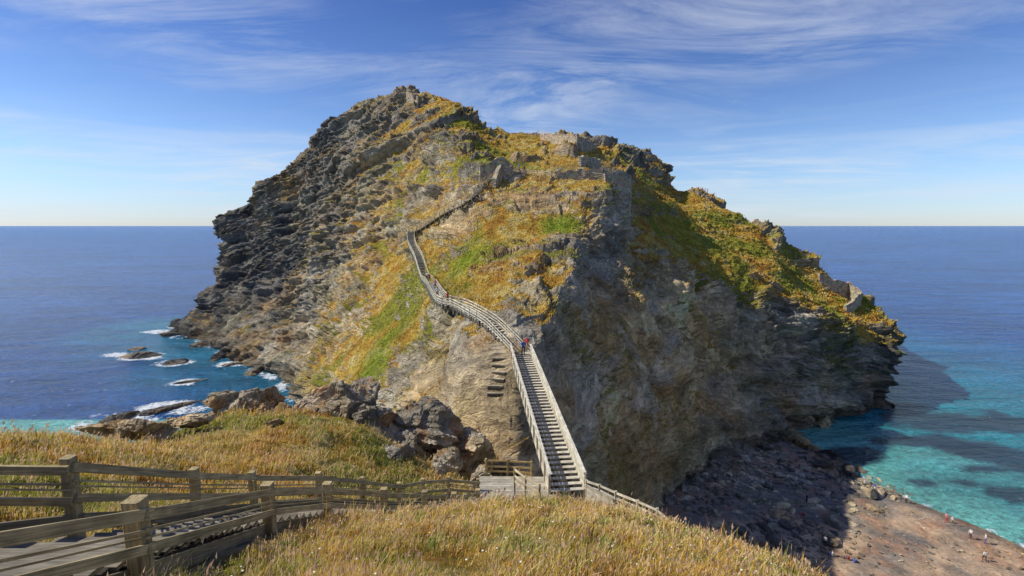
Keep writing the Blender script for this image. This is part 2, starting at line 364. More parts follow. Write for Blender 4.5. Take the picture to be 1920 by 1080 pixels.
def rock_obj(name,parts,tint=.5,bright=1.0,lichen=False,bs=1.0):
    v,f=merge(parts); me=mesh_np(name,v,f,False)
    col=rock_col(v*1.5,np.full(len(v),tint),strat(v)*1.5)*bright; g=np.zeros(len(v))
    if lichen:
        l=sst(.1,.55,fbm(v*.7,4,77)); col=col+(np.array([.58,.27,.07])-col)*(l*.55)[:,None]
    attr_col(me,'col',np.clip(col,0,.85)); attr_f(me,'grass',g+(.35 if lichen else 0)); attr_v(me,'bed',bedc(v*bs,strat(v)*bs)); return add_obj(name,me,M_TER)
big_rocks=[((645,765,43),(4.6,3,3.2),.3),((585,768,45),(2.8,2.4,1.9),1.1),((785,812,44),(4.0,3,2.7),.7),((735,860,38),(1.8,1.4,1.2),.2),((880,850,44),(2.3,2,3.2),2.0),
 ((470,756,43),(3.4,2,1.4),.5),((520,805,36),(.9,.8,1.7),.1),((905,905,39),(1.3,1.1,1.7),1.7),((255,806,34),(3.6,1.7,.8),.2),((360,790,36),(2.2,1.4,.6),.5),
 ((700,795,42),(2.2,2,2.2),1.9),((840,870,41),(1.8,1.4,1.5),.6),((545,790,42),(1.9,1.5,1.3),2.4),((945,875,46),(1.2,1,1.3),.4),((610,738,46),(2.2,2,1.3),1.4),((830,818,45),(2.4,2,2.0),2.7),
 ((425,746,42),(1.6,1.2,1.0),.2),((310,804,35),(2.0,1.3,.6),2.1),((220,805,33),(1.4,1.0,.6),1.1),((755,838,41),(1.9,1.6,1.4),3.0),((680,745,45),(2.0,1.6,2.0),.9),((500,773,41),(1.2,1,1.1),.9)]
for i,(a,sz,rz) in enumerate(big_rocks):
    rock_obj('rock_outcrop',[rockmesh(P(*a),sz,rz,100+i,6,.45)],.66,1.25,True,1.0)
for i,(a,sz) in enumerate([((270,668),(9,5,2.2)),((330,680),(6,4,2.0)),((350,716),(6,2,.5)),((255,655),(4,3,1.0)),((320,765),(9,3,1.0)),((440,682),(5,3,1.0)),((395,645),(10,6,2.4)),((352,622),(14,6,3)),((420,668),(9,4,1.6)),((215,792),(8,3,1.4)),((470,700),(6,3,1.2)),((365,600),(10,5,5))]):
    w0=Z0(*a); rock_obj('sea_rock',[rockmesh(w0,sz,.2+.15*i,200+i,6,.1)],.2,1.0)
# ---------------------------------------------------------------- beach
yw=[10,60,75,84,96,109,125]; xw=[104,86,80,74.6,71,67.5,64]
bx=np.linspace(8,110,260); by=np.linspace(10,130,300); gx2,gy2=np.meshgrid(bx,by)
XW=np.interp(gy2,yw,xw)+1.2*np.sin(gy2*.25)
bzv=np.clip((XW-gx2)*.07,-4,3.2).ravel()
bp_=np.stack([gx2.ravel(),gy2.ravel(),bzv],-1)
bp_[:,2]+=(.18*fbm(bp_*.3,4,61)+.1*fbm(bp_*1.1,3,62))*sst(0,6,(XW-gx2).ravel())
me=mesh_np('beach',bp_,gridfaces(300,260),True)
sh=(XW-gx2).ravel()
mx=sst(-.4,.5,1.0*fbm(bp_*.12,4,63)+(82-bp_[:,1])*.03+(bp_[:,0]-60)*.025)
sand=np.array([.46,.32,.20]); shing=np.array([.19,.165,.14]); redd=np.array([.36,.19,.11])
c=shing+(sand-shing)*mx[:,None]; c=c+(redd-c)*(sst(.0,.5,fbm(bp_*.3,4,64))*.6)[:,None]
c=c*(.5+.5*sst(.3,4.0,sh))[:,None]
attr_col(me,'col',c)
m,t,b=newmat('beach_shingle',.8,.3)
geo=t.new('ShaderNodeNewGeometry').outputs['Position']; col=t.new('ShaderNodeAttribute',attribute_name='col').outputs['Color']
n1=t.noise(geo,2.2,7,.75); n2=t.noise(geo,.4,4)
k=t.math('MULTIPLY',t.mapr(n1,.3,.7,.5,1.5),t.mapr(n2,.3,.7,.7,1.3)); cc=t.new('ShaderNodeCombineColor'); [t.link(k,cc.inputs[i]) for i in range(3)]
t.link(t.mix(1.0,col,cc.outputs[0],'MULTIPLY'),b.inputs['Base Color'])
bmp=t.new('ShaderNodeBump'); bmp.inputs['Distance'].default_value=.2; bmp.inputs['Strength'].default_value=.7; t.link(n1,bmp.inputs['Height']); t.link(bmp.outputs[0],b.inputs['Normal'])
add_obj('beach',me,m)
parts=[];parts2=[]
k=0
while k<3200:
    y=rng.uniform(60,118); xwv=np.interp(y,yw,xw); x=xwv-rng.uniform(-.06,1)*48
    if x<18: continue
    sandy=((84-y)*.035+(x-60)*.025)>.15
    if sandy and rng.random()<.6: continue
    sz=rng.uniform(.1,.5)**1.2 if sandy else (rng.gamma(1.6,.25)+.14); z=min(max(-.3,(xwv-x)*.07),3.2)
    (parts if rng.random()<.6 else parts2).append(rockmesh((x,y,z),(sz*rng.uniform(.8,1.8),sz*rng.uniform(.6,1),sz*rng.uniform(.25,.6)),rng.uniform(0,6),1000+k,2)); k+=1
rock_obj('beach_boulders',parts,.25,.9); rock_obj('beach_slabs',parts2,.55,1.2)
for i,(a,sz,ti,br) in enumerate([((1420,950),(4.6,3.4,2.6),.2,1),((1310,915),(5,3,3.4),.25,1),((1345,945),(2.8,2.2,1.6),.15,1),((1255,955),(4,3,3),.3,1),((1545,792),(2.6,2.2,2.0),.9,1.2),((1505,785),(4.2,3,2.2),.6,1),((1500,825),(3,2,1.4),.85,1.2),
      ((1470,815),(4,2.4,2),.5,1),((1440,1020),(3.8,1.3,.4),.5,1.5),((1615,980),(2,1,.35),.5,1.7),((1553,990),(1.8,.8,.3),.5,1.7),((1400,880),(3,2,1.2),.25,1),((1540,870),(3,1.6,.6),.1,.7),((1590,880),(3.5,1.5,.5),.1,.6),((1380,985),(2,1.2,.8),.25,1),((1430,790),(4,3,3),.4,1),
      ((1340,880),(4,3,2.4),.35,1),((1385,850),(4,3,2.4),.4,1),((1280,935),(4,3,3),.3,1),((1440,840),(3,2,1.4),.4,1),((1640,925),(2.4,1,.5),.1,.7),((1560,850),(2.5,1.2,.7),.1,.7)]):
    w0=Z0(*a,z=1.0); rock_obj('boulder',[rockmesh(w0,sz,i*1.3,300+i,6)],ti,br)
print('rocks',time.time()-T0)
# ---------------------------------------------------------------- sea
def axis(a,b,st,far,gro=1.16):
    d=list(np.arange(a,b,st)); s_=st; x=b; R=[x]
    while x<far: s_*=gro; x+=s_; R.append(x)
    L=[];x=a;s_=st
    while x>-far: s_*=gro; x-=s_; L.append(x)
    return np.array(L[::-1]+d+R)
sx=axis(-260,260,1.5,60000); sy=axis(40,330,1.5,60000)
g1,g2_=np.meshgrid(sx,sy); sp=np.stack([g1.ravel(),g2_.ravel(),np.zeros(g1.size)],-1)
coast=[Z0(px,py) for px,py in [(322,612),(400,655),(480,690),(528,720)]]; 
def segd(P_,A_,B_):
    d=B_-A_; tt=np.clip(((P_-A_)@d)/(d@d),0,1); return np.linalg.norm(P_-(A_+tt[:,None]*d),axis=1)
cd=np.full(len(sp),1e9)
cl=[q[:2] for q in coast]+[np.array([-45.,112]),np.array([-40.,70]),np.array([-52.,45])]
for a,b2 in zip(cl[:-1],cl[1:]): cd=np.minimum(cd,segd(sp[:,:2],a,b2))
rk=np.full(len(sp),1e9)
for a,rr in [((270,668),10),((330,680),7),((350,716),5),((240,664),8),((215,790),11),((320,765),9),((440,682),5),((370,630),12),((300,622),7),((180,790),5)]:
    q=Z0(*a)[:2]; rk=np.minimum(rk,np.linalg.norm((sp[:,:2]-q)*np.array([1,1.6]),axis=1)-rr*.8)
shore=np.interp(sp[:,1],yw,xw)+1.2*np.sin(sp[:,1]*.25); sd=sp[:,0]-shore; sdok=(sp[:,1]<128)&(sp[:,1]>0)
rc=[Z0(1560,778)[:2],Z0(1628,768)[:2],Z0(1645,740)[:2]+np.array([3,0]),np.array([112.,185.])]
rd=np.full(len(sp),1e9)
for a,b2 in zip(rc[:-1],rc[1:]): rd=np.minimum(rd,segd(sp[:,:2],a,b2))
foam=np.maximum(np.exp(-np.clip(cd,0,None)/2.4)*.62,np.exp(-np.clip(rk,0,None)/2.4)*.85)
foam=np.maximum(foam,np.where(sdok,np.exp(-(np.abs(sd-.3)/.6)**2)*.62,0)); foam=np.maximum(foam,np.exp(-rd/.8)*.4)
foam=np.clip(foam*(.7+1.2*fbm(sp*.18+3,4,71)),0,1)
deep=np.array([.010,.078,.29]); turq=np.array([.008,.22,.28]); shal=np.array([.17,.50,.42]); navy=np.array([.008,.05,.20])
nz=fbm(sp*.012,4,72); nz2=fbm(sp*.05,4,73)
c=deep*np.ones((len(sp),1)); c=c+(navy-c)*(sst(-.2,.5,nz)*.5)[:,None]
dR=np.hypot(sp[:,0]-85,(sp[:,1]-75)*.85)
tf=(1-sst(50,200,dR+40*nz))*(sp[:,0]>30); c=c+(turq-c)*tf[:,None]
tl=(1-sst(0,50,cd+12*nz2+8*nz))*(sp[:,0]<0); c=c+(turq-c)*(tl*.6)[:,None]
sf=np.where(sdok,1-sst(0,40,np.clip(sd,0,None)+12*nz2),0)*.85; c=c+(shal-c)*sf[:,None]
for px,py,rx,ry in [(1850,790,26,9),(1900,850,14,8),(1790,835,9,6),(1720,830,9,3.5),(1850,880,7,3),(1910,930,6,4),(1680,760,12,4),(1760,905,8,2),(1590,850,8,5)]:
    q=Z0(px,py); dd=((sp[:,0]-q[0])/rx)**2+((sp[:,1]-q[1])/ry)**2
    k=sst(.3,.56,np.exp(-dd)+.6*fbm(sp*.13,5,74)*np.exp(-dd*.6)); c=c+(np.array([.005,.028,.06])-c)*(k*.93)[:,None]
me=mesh_np('sea',sp,gridfaces(len(sy),len(sx)),True); attr_col(me,'col',c); attr_f(me,'foam',foam)
m,t,b=newmat('sea_water',.12,.3); b.inputs['IOR'].default_value=1.33
pos=t.new('ShaderNodeNewGeometry').outputs['Position']
col=t.new('ShaderNodeAttribute',attribute_name='col').outputs['Color']; fo=t.new('ShaderNodeAttribute',attribute_name='foam').outputs['Fac']
fn=t.noise(pos,.8,6,.7,.5); fs=t.math('MULTIPLY',fo,t.mapr(fn,.35,.6,.2,1.9)); ff=t.mapr(fs,.35,.75,0,1)
cr1=t.noise(t.scale(pos,(.45,1,1)),.6,6,.8); cr2=t.noise(pos,.012,3); crest_sparkle=t.math('MULTIPLY',t.mapr(cr1,.62,.70,0,1),t.mapr(cr2,.42,.58,.25,.9))  # pale whitecap flecks, also painted in to suggest sun sparkle
ff=t.math('MAXIMUM',ff,crest_sparkle)
w1=t.noise(t.scale(pos,(.5,1,1)),.16,5,.6); w2=t.noise(t.scale(pos,(.6,1,1)),.9,6,.7); w3=t.noise(t.scale(pos,(.35,1,1)),.02,4,.6); w4=t.noise(t.scale(pos,(.35,1,1)),.09,6,.7)
cv=t.math('MULTIPLY',t.math('MULTIPLY',t.mapr(w3,.3,.7,.75,1.25),t.mapr(w2,.3,.7,.45,1.55)),t.mapr(w4,.3,.7,.6,1.4)); cc=t.new('ShaderNodeCombineColor'); [t.link(cv,cc.inputs[i]) for i in range(3)]
base=t.mix(1.0,col,cc.outputs[0],'MULTIPLY'); t.link(t.mix(ff,base,(.8,.85,.88)),b.inputs['Base Color'])
t.link(t.mapr(ff,0,1,.2,.8),b.inputs['Roughness'])
hh=t.math('ADD',t.math('ADD',t.math('MULTIPLY',w1,2.2),t.math('MULTIPLY',w2,.7)),t.math('MULTIPLY',w4,3.0)); bpn=t.new('ShaderNodeBump'); bpn.inputs['Strength'].default_value=1.0; bpn.inputs['Distance'].default_value=1.5
t.link(hh,bpn.inputs['Height']); t.link(bpn.outputs[0],b.inputs['Normal'])
add_obj('sea',me,m)
print('sea',time.time()-T0)
# ---------------------------------------------------------------- timber building
class Timber:
    def __init__(s): s.V=[];s.Fc=[];s.gc=[];s.col=[];s.o=0
    def beam(s,a,b,w,h,up=(0,0,1),col=(.30,.26,.19),var=.18):
        a=np.array(a,float);b=np.array(b,float);d=b-a;L=np.linalg.norm(d);d/=L
        u=np.array(up,float); sx_=np.cross(d,u)
        if np.linalg.norm(sx_)<1e-4: sx_=np.cross(d,np.array([1.,0,0]))
        sx_/=np.linalg.norm(sx_); u=np.cross(sx_,d)
        bv=min(w,h)*.08; vs=[];g=[];off=rng.uniform(0,50,3)
        prof=[(-w/2+bv,-h/2),(w/2-bv,-h/2),(w/2,-h/2+bv),(w/2,h/2-bv),(w/2-bv,h/2),(-w/2+bv,h/2),(-w/2,h/2-bv),(-w/2,-h/2+bv)]
        for l,e in ((0,a),(L,b)):
            for x,y in prof: vs.append(e+sx_*x+u*y); g.append((l+off[0],x+off[1],y+off[2]))
        s.V+=vs; s.gc+=g; o=s.o
        for i in range(8):
            j=(i+1)%8; s.Fc.append((o+i,o+j,o+8+j,o+8+i))
        s.Fc.append((o+0,o+7,o+6,o+1)); s.Fc.append((o+1,o+6,o+5,o+2)); s.Fc.append((o+2,o+5,o+4,o+3))
        q=o+8; s.Fc.append((q+0,q+1,q+6,q+7)); s.Fc.append((q+1,q+2,q+5,q+6)); s.Fc.append((q+2,q+3,q+4,q+5))
        k=1+rng.uniform(-var,var); s.col+=[tuple(np.array(col)*k)]*16; s.o+=16
    def obj(s,name,parent=None):
        if not s.V: return None
        me=mesh_np(name,np.array(s.V),np.array(s.Fc)); attr_col(me,'col',np.array(s.col)); attr_v(me,'gc',np.array(s.gc)); return add_obj(name,me,M_WOOD,parent)
def empty(name,loc=(0,0,0)):
    e=bpy.data.objects.new(name,None); scene.collection.objects.link(e); return e
OLD=(.40,.32,.17); PALE=(.58,.53,.42)
# --- foreground stair with two fences
far_p=[(-11.2,5.5,-2.9),(-8.1,8.9,-4.2),(-8.4,12.8,-6.35),(-8.5,15.9,-8.0),(-7.6,19,-9.6),(-6.9,22.3,-11.5),(-5.8,24.7,-13.0),(-5.1,27.6,-14.3),(-3.9,29.6,-15.2),(-2.2,31,-16.1)]
near_p=[(-6.0,3.0,-2.2),(-5.7,7.3,-4.14),(-6.2,12.3,-6.5),(-6.15,16.1,-8.5),(-5.17,19.4,-10.5),(-4.1,22.7,-12.4),(-3.1,25.5,-14.0),(-2.0,28.2,-15.3)]
def fence(name,pts,hgt=1.15,post=.17,rails=((-.14,.13,.05),(-.62,.13,.05),(-.38,.05,.03)),col=OLD,side=0.0,deep=.6):
    tb=Timber(); pts=[np.array([x,y,H+z]) if z<0 else np.array([x,y,z]) for x,y,z in pts]
    for p_ in pts: tb.beam(p_-np.array([0,0,hgt+deep]),p_+np.array([rng.uniform(-.03,.03),0,rng.uniform(.0,.05)]),post,post,(0,1,0),col)
    for a,b2 in zip(pts[:-1],pts[1:]):
        d=b2-a; sd_=np.cross(d,(0,0,1)); sd_/=np.linalg.norm(sd_); o=sd_*(post/2+.03)*side; e=d/np.linalg.norm(d)*.1
        for dz_,hh_,ww in rails: tb.beam(a+o+(0,0,dz_+rng.uniform(-.015,.015))-e,b2+o+(0,0,dz_+rng.uniform(-.015,.015))+e,ww,hh_,(0,0,1),col)
    return tb.obj(name)
far_left=[(-18,9.0,-4.15),(-13.0,8.9,-4.15)]
fence('wooden_fence',far_left+[tuple(x) for x in far_p[1:]],side=1,post=.2,rails=((-.20,.17,.06),(-.78,.15,.06),(-.46,.04,.03),(-.56,.03,.02)))
fence('wooden_fence',near_p,side=1,post=.26,rails=((-.22,.17,.06),(-.76,.15,.06),(-.47,.04,.03),(-.58,.03,.02)))
tb=Timber()
yy=np.arange(3.5,30.5,.46)
fa=np.array(far_p);ne=np.array(near_p)
for y in yy:
    a=np.array([np.interp(y,fa[:,1],fa[:,0]),y,0]); b2=np.array([np.interp(y,ne[:,1],ne[:,0]),y,0])
    z=H+(np.interp(y,fa[:,1],fa[:,2])+np.interp(y,ne[:,1],ne[:,2]))/2-1.25
    a[2]=b2[2]=z; a[0]+=.16; b2[0]-=.16
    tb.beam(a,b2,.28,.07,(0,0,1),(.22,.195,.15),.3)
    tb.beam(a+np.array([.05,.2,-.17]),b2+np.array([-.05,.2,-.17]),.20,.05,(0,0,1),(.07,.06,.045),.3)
for q in (fa,ne):
    sg=.1 if q is fa else -.1
    for a,b2 in zip(q[:-1],q[1:]):
        if a[1]<2.9: continue
        tb.beam((a[0]+sg,a[1],H+a[2]-1.25),(b2[0]+sg,b2[1],H+b2[2]-1.25),.06,.3,(0,0,1),(.2,.17,.11))
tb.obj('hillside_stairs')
# --- footbridge
def footbridge(A_,B_,width,name):
    root=empty(name); d=B_-A_; L=np.linalg.norm(d[:2]); dh=np.array([d[0],d[1],0])/L; sd_=np.array([dh[1],-dh[0],0])
    def pt(f,s_=0,z=0): return A_+d*f+sd_*s_+np.array([0,0,z])
    tb=Timber(); n_=int(L/.62)
    for i in range(n_+1):
        f=i/n_; tb.beam(pt(f,-width/2,0),pt(f,width/2,0),.34,.07,(0,0,1),PALE,.14)
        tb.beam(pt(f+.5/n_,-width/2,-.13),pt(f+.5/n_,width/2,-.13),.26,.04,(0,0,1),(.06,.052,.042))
    tb.obj('treads',root)
    tb=Timber()
    for s_ in (-1,1):
        o=s_*(width/2+.06)
        tb.beam(pt(0,o,-.2),pt(1,o,-.2),.10,.42,(0,0,1),PALE,.05)
        for z_,hh_ in ((.16,.15),(.36,.15),(.56,.15),(.76,.15)):
            m_=int(L/4)
            for j in range(m_): tb.beam(pt((j+.005)/m_,o,z_),pt((j+.995)/m_,o,z_),.045,hh_,(0,0,1),(.50,.46,.36),.2)
        tb.beam(pt(0,o,1.06),pt(1,o,1.06),.22,.06,(0,0,1),(.62,.58,.46),.05)
        tb.beam(pt(0,o,.96),pt(1,o,.96),.06,.12,(0,0,1),PALE,.05)
        m_=int(L/1.6)
        for i in range(m_+1): tb.beam(pt(i/m_,o+s_*.08,-.4),pt(i/m_,o+s_*.08,1.03),.11,.11,tuple(dh),(.46,.42,.33))
    tb.obj('parapets',root)
    tb=Timber()
    for s_ in (-.5,.5): tb.beam(pt(0,s_,-.45),pt(1,s_,-.45),.2,.35,(0,0,1),(.22,.20,.17))
    tb.obj('joists',root)
    return root
BA=P(1064,918,32.5); BB=P(976,663,57)
footbridge(BA,BB,2.1,'wooden_footbridge')
tb=Timber(); zl=BA[2]-.25
for i in range(20): 
    y=28.6+i*.22; tb.beam((-2.2,y,zl),(2.6 if y>30 else 1.0,y,zl),.2,.05,(0,0,1),(.42,.38,.30))
tb.obj('landing_deck')
fence('wooden_fence',[(-1.8,33.2,zl+1.1),(-.3,33.1,zl+1.1),(1.3,32.9,zl+1.1)],rails=((-.1,.12,.05),(-.5,.12,.05),(-.85,.12,.05)),col=(.50,.37,.16),post=.12)
fence('wooden_fence',[tuple(P(965,878,31.5)),tuple(P(985,893,30)),tuple(P(1012,908,28.8))],rails=((-.1,.12,.05),(-.5,.12,.05),(-.85,.1,.05)),col=(.48,.40,.25),post=.12)
fence('wooden_fence',[tuple(P(1100,900,31)),tuple(P(1125,908,30)),tuple(P(1155,922,28.5)),tuple(P(1195,938,27)),tuple(P(1232,954,26)),tuple(P(1262,980,25))],rails=((-.08,.12,.05),(-.4,.12,.05),(-.7,.12,.05)),col=(.50,.45,.34),post=.13)
tb=Timber()
a=P(1100,908,30.6);b2=P(1150,934,28.3)
for k in range(5): tb.beam(a-(0,0,.1+.2*k),b2-(0,0,.1+.2*k),.04,.19,(0,0,1),(.38,.35,.28))
tb.obj('timber_side_panel')
# --- stairs on the headland
def smooth(pts,n=8):
    return cr(np.array(pts),n)
def hill_stair(name,pxs,w,lift=.45,post_sp=1.9,firsts=None,treads=True,sides=(-1,1),tcol=(.58,.54,.43),tsp=.62,rc_=(.60,.55,.42),rz=(1.03,.65,.3),rh=.12):
    pts=[surf(*q) for q in pxs]
    if firsts is not None: pts=[firsts]+pts
    pts=np.array(pts); 
    for i in range(1,len(pts)): pts[i,2]=max(pts[i,2],pts[i-1,2]+.1)
    pts=smooth(pts,10); pts[:,2]+=lift
    L=np.concatenate([[0],np.cumsum(np.linalg.norm(np.diff(pts,axis=0),axis=1))]); tot=L[-1]
    at=lambda l: np.array([np.interp(l,L,pts[:,k]) for k in range(3)])
    root=empty(name); tb=Timber()
    def side(l):
        d=at(min(l+.6,tot))-at(max(l-.6,0)); sd_=np.array([d[1],-d[0],0]); return sd_/(np.linalg.norm(sd_)+1e-6)
    if treads:
        for l in np.arange(0,tot,tsp):
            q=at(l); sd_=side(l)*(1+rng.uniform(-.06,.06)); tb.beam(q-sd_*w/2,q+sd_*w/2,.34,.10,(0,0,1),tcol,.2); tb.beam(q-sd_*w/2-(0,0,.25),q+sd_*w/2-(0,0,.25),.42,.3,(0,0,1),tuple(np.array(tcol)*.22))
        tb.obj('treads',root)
    tb=Timber()
    for s_ in sides:
        prev=None
        for l in np.arange(0,tot+.01,post_sp):
            q=at(l)+side(l)*s_*(w/2+.05)
            tb.beam(q-(0,0,1.0),q+(0,0,1.1),.13,.13,(0,1,0),rc_)
            if prev is not None:
                for z_ in rz: tb.beam(prev+(0,0,z_),q+(0,0,z_),.06,rh,(0,0,1),rc_)
            prev=q
    tb.obj('railings',root); return pts
up1=hill_stair('cliff_stairs',[(925,618),(895,600),(860,585),(830,570),(806,548),(795,525),(783,490),(772,460),(768,436)],1.6,firsts=BB-np.array([.3,-.4,.4]))
up2=hill_stair('cliff_stairs',[(768,436),(790,424),(830,402),(862,384),(890,360),(915,338),(938,322)],1.1,lift=.0,tcol=(.36,.31,.23),rc_=(.46,.40,.28),rz=(1.03,.6),rh=.08,post_sp=2.2)
hill_stair('old_rock_steps',[(928,738),(930,715),(935,690),(938,668),(934,640)],1.7,lift=.05,sides=(),tcol=(.42,.36,.26),tsp=.8)
tb=Timber()
for i in range(14): q=BB+np.array([0,i*.24,-.02]); tb.beam(q-(2.4,0,0),q+(1.5,0,0),.22,.06,(0,0,1),PALE)
tb.obj('landing_deck')
fence('wooden_fence',[tuple(BB+np.array([1.5,-.2,1.1])),tuple(BB+np.array([1.6,1.6,1.1])),tuple(BB+np.array([1.5,3.3,1.15])),tuple(BB+np.array([-.5,3.5,1.2]))],col=(.50,.47,.38),post=.13)
def railrun(pxs,name='ridge_railing'):
    pts=[surf(*q)+np.array([0,0,1.15]) for q in pxs]
    fence(name,[tuple(q) for q in pts],post=.16,rails=((-.08,.14,.06),(-.5,.12,.05),(-.85,.1,.05)),col=(.52,.46,.33))
railrun([(965,322),(985,325),(1008,327),(1030,328),(1055,330),(1080,330),(1105,330),(1130,332)])
railrun([(1010,247),(1035,251),(1060,255),(1085,260)])
print('timber',time.time()-T0)
# ---------------------------------------------------------------- ruined walls
def stone_mat():
    m,t,b=newmat('ruin_masonry',.92,.15); pos=t.new('ShaderNodeNewGeometry').outputs['Position']
    v=t.new('ShaderNodeTexVoronoi'); v.inputs['Scale'].default_value=1.6; t.link(t.scale(pos,(1,1,2.2)),v.inputs['Vector'])
    n=t.noise(pos,1.1,5); c=t.mix(t.mapr(n,.35,.65,0,1),(.24,.20,.15),(.48,.40,.27)); c2=t.mix(.35,c,v.outputs['Color'],'SOFT_LIGHT')
    t.link(c2,b.inputs['Base Color']); bp=t.new('ShaderNodeBump'); bp.inputs['Distance'].default_value=.2; t.link(v.outputs['Distance'],bp.inputs['Height']); t.link(bp.outputs[0],b.inputs['Normal']); return m
M_ST=stone_mat()
def wall(name,pts,hgts,th=.9,below=3,seed=1):
    pts=np.array(pts); L=np.concatenate([[0],np.cumsum(np.linalg.norm(np.diff(pts[:,:2],axis=0),axis=1))]); n_=max(4,int(L[-1]/.45)); l=np.linspace(0,L[-1],n_)
    c_=np.stack([np.interp(l,L,pts[:,k]) for k in range(3)],-1); h=np.interp(l,L,hgts)
    stp=np.floor(l/1.3); hv=h+(_h(stp.astype(np.int64),stp.astype(np.int64)*0,stp.astype(np.int64)*0,seed)-.5)*.7
    d=np.gradient(c_[:,:2],axis=0); d/=np.linalg.norm(d,axis=1,keepdims=True)+1e-6; nr=np.stack([-d[:,1],d[:,0],np.zeros(n_)],-1)
    m_=9; V=[]
    for k in range(m_): 
        f=k/(m_-1); q=c_-nr*th/2*(1.15-.15*f); q=q.copy(); q[:,2]=c_[:,2]-below+(hv+below)*f; V.append(q)
    for k in range(m_):
        f=1-k/(m_-1); q=c_+nr*th/2*(1.15-.15*f); q=q.copy(); q[:,2]=c_[:,2]-below+(hv+below)*f; V.append(q)
    V=np.array(V); sh_=V.shape; V=V.reshape(-1,3); V+=.12*np.stack([fbm(V*.9,2,seed+a) for a in range(3)],-1)
    f=gridfaces(sh_[0],sh_[1]); 
    caps=[]
    for e in (0,n_-1):
        for k in range(m_-1): caps.append((k*n_+e,(k+1)*n_+e,(2*m_-2-k)*n_+e,(2*m_-1-k)*n_+e))
    me=mesh_np(name,V,np.concatenate([f,np.array(caps)])); return add_obj(name,me,M_ST)
S=surf
wall('castle_ruin_wall',[S(900,325),S(938,326),S(962,324)],[1.5,4.2,1.8],seed=5)
wall('castle_ruin_wall',[S(938,332),S(925,350)],[3.4,1.4],seed=6)
q=S(1160,352)
wall('castle_ruin_wall',[q+(-3,0,-1),q+(0,.3,-1),q+(2.8,1.0,-1.5),q+(3.6,6,-2)],[4.2,5.2,4.6,3.0],1.1,7,8)
wall('castle_ruin_wall',[S(1040,328),S(1100,330),S(1145,330)],[.8,1.6,2.4],.7,2,9)
wall('castle_ruin_wall',[S(1085,305),S(1125,307)],[2.2,1.6],.8,3,15)
wall('summit_ruin',[S(762,182),S(785,184)],[1.6,1.0],.9,3,11)
wall('castle_ruin_wall',[S(1015,254),S(1080,262),S(1120,272)],[1.2,1.6,1.0],.8,3,12)
wall('terrace_wall',[S(1538,524),S(1560,538),S(1590,552),S(1612,568)],[2.2,3.0,3.6,4.0],.9,3,13)
wall('terrace_wall',[S(1612,568),S(1600,578),S(1585,580)],[4.0,3.0,1.6],.9,3,14)
# ---------------------------------------------------------------- grass
def blades(name,pts,h,w_,colr,lean=.35,mat=M_GRASS,heads=None):
    n_=len(pts); a=rng.uniform(0,2*math.pi,n_); dirw=np.stack([np.cos(a),np.sin(a),np.zeros(n_)],-1)
    a2=rng.normal(.3,.9,n_); ln=np.stack([np.cos(a2),np.sin(a2),np.zeros(n_)],-1)*(np.abs(rng.normal(0,1,n_))*lean*h)[:,None]
    up=np.zeros((n_,3)); up[:,2]=h; wv=dirw*(w_*.5)[:,None]
    V=np.stack([pts-wv,pts+wv,pts+up*.55+ln*.3-wv*.8,pts+up*.55+ln*.3+wv*.8,pts+up*.95+ln],1).reshape(-1,3)
    o=(np.arange(n_)*5)[:,None]; Fc=np.concatenate([o+np.array([0,1,3]),o+np.array([0,3,2]),o+np.array([2,3,4])])
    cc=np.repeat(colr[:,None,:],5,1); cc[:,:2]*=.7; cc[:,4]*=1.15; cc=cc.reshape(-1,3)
    if heads is not None:
        k=np.where(rng.random(n_)<heads)[0]; tip=V.reshape(-1,5,3)[k,4]; ww=np.maximum(w_[k]*1.1,.012)[:,None]; hh=(h[k]*.22)[:,None]
        z=np.array([[0,0,1.]])
        d1=dirw[k]; V2=np.stack([tip-z*hh*.5,tip+d1*ww,tip+z*hh*.7+ln[k]*.1,tip-d1*ww],1).reshape(-1,3)
        o2=(np.arange(len(k))*4)[:,None]+len(V); F2=np.concatenate([o2+np.array([0,1,2]),o2+np.array([0,2,3])])
        hc=np.array([.72,.50,.33])*rng.uniform(.7,1.15,(len(k),1)); hc=np.repeat(hc[:,None,:],4,1).reshape(-1,3)
        V=np.concatenate([V,V2]); Fc=np.concatenate([Fc,F2]); cc=np.concatenate([cc,hc])
    me=mesh_np(name,V,Fc); attr_col(me,'col',cc); return add_obj(name,me,mat)
NB=420000
r=rng.uniform(2.5,56,NB); r=2.5+(r-2.5)*rng.uniform(.25,1,NB); th=rng.uniform(-1.05,1.0,NB)
x=r*np.sin(th); y=r*np.cos(th); ok=(x>-62)&(x<34); x,y,r=x[ok],y[ok],r[ok]
z=gsample(MZ,x,y); rr=gsample(MR,x,y); pn=np.stack([x,y,z],-1)
clump=fbm(pn*1.1,3,81)
ok=(rr<.45)&(corridor(x,y)<.25)&(clump+rng.uniform(-.6,.8,len(x))>-.15)
pn,r,clump=pn[ok],r[ok],clump[ok]; pn[:,2]-=.03
dd=np.linalg.norm(pn-C,axis=1)
hgt=rng.gamma(5,.038,len(pn))*(1+.8*np.clip(clump,-1,1))*(.8+.012*dd)
wid=np.maximum(.008,dd*.0013)*rng.uniform(.7,1.5,len(pn))
col=grass_col(pn*1.6)*rng.uniform(.7,1.45,(len(pn),1))
gk=rng.random(len(pn))<np.clip(.12+.6*fbm(pn*.3,3,88),.04,.6); col[gk]=np.array([.36,.38,.07])*rng.uniform(.6,1.3,(gk.sum(),1))
sk=rng.random(len(pn))<.30; col[sk]=np.array([.82,.62,.30])*rng.uniform(.7,1.1,(sk.sum(),1))
blades('grass',pn,hgt,wid,np.clip(col,0,.85),.45,heads=.22)
wc=[]; 
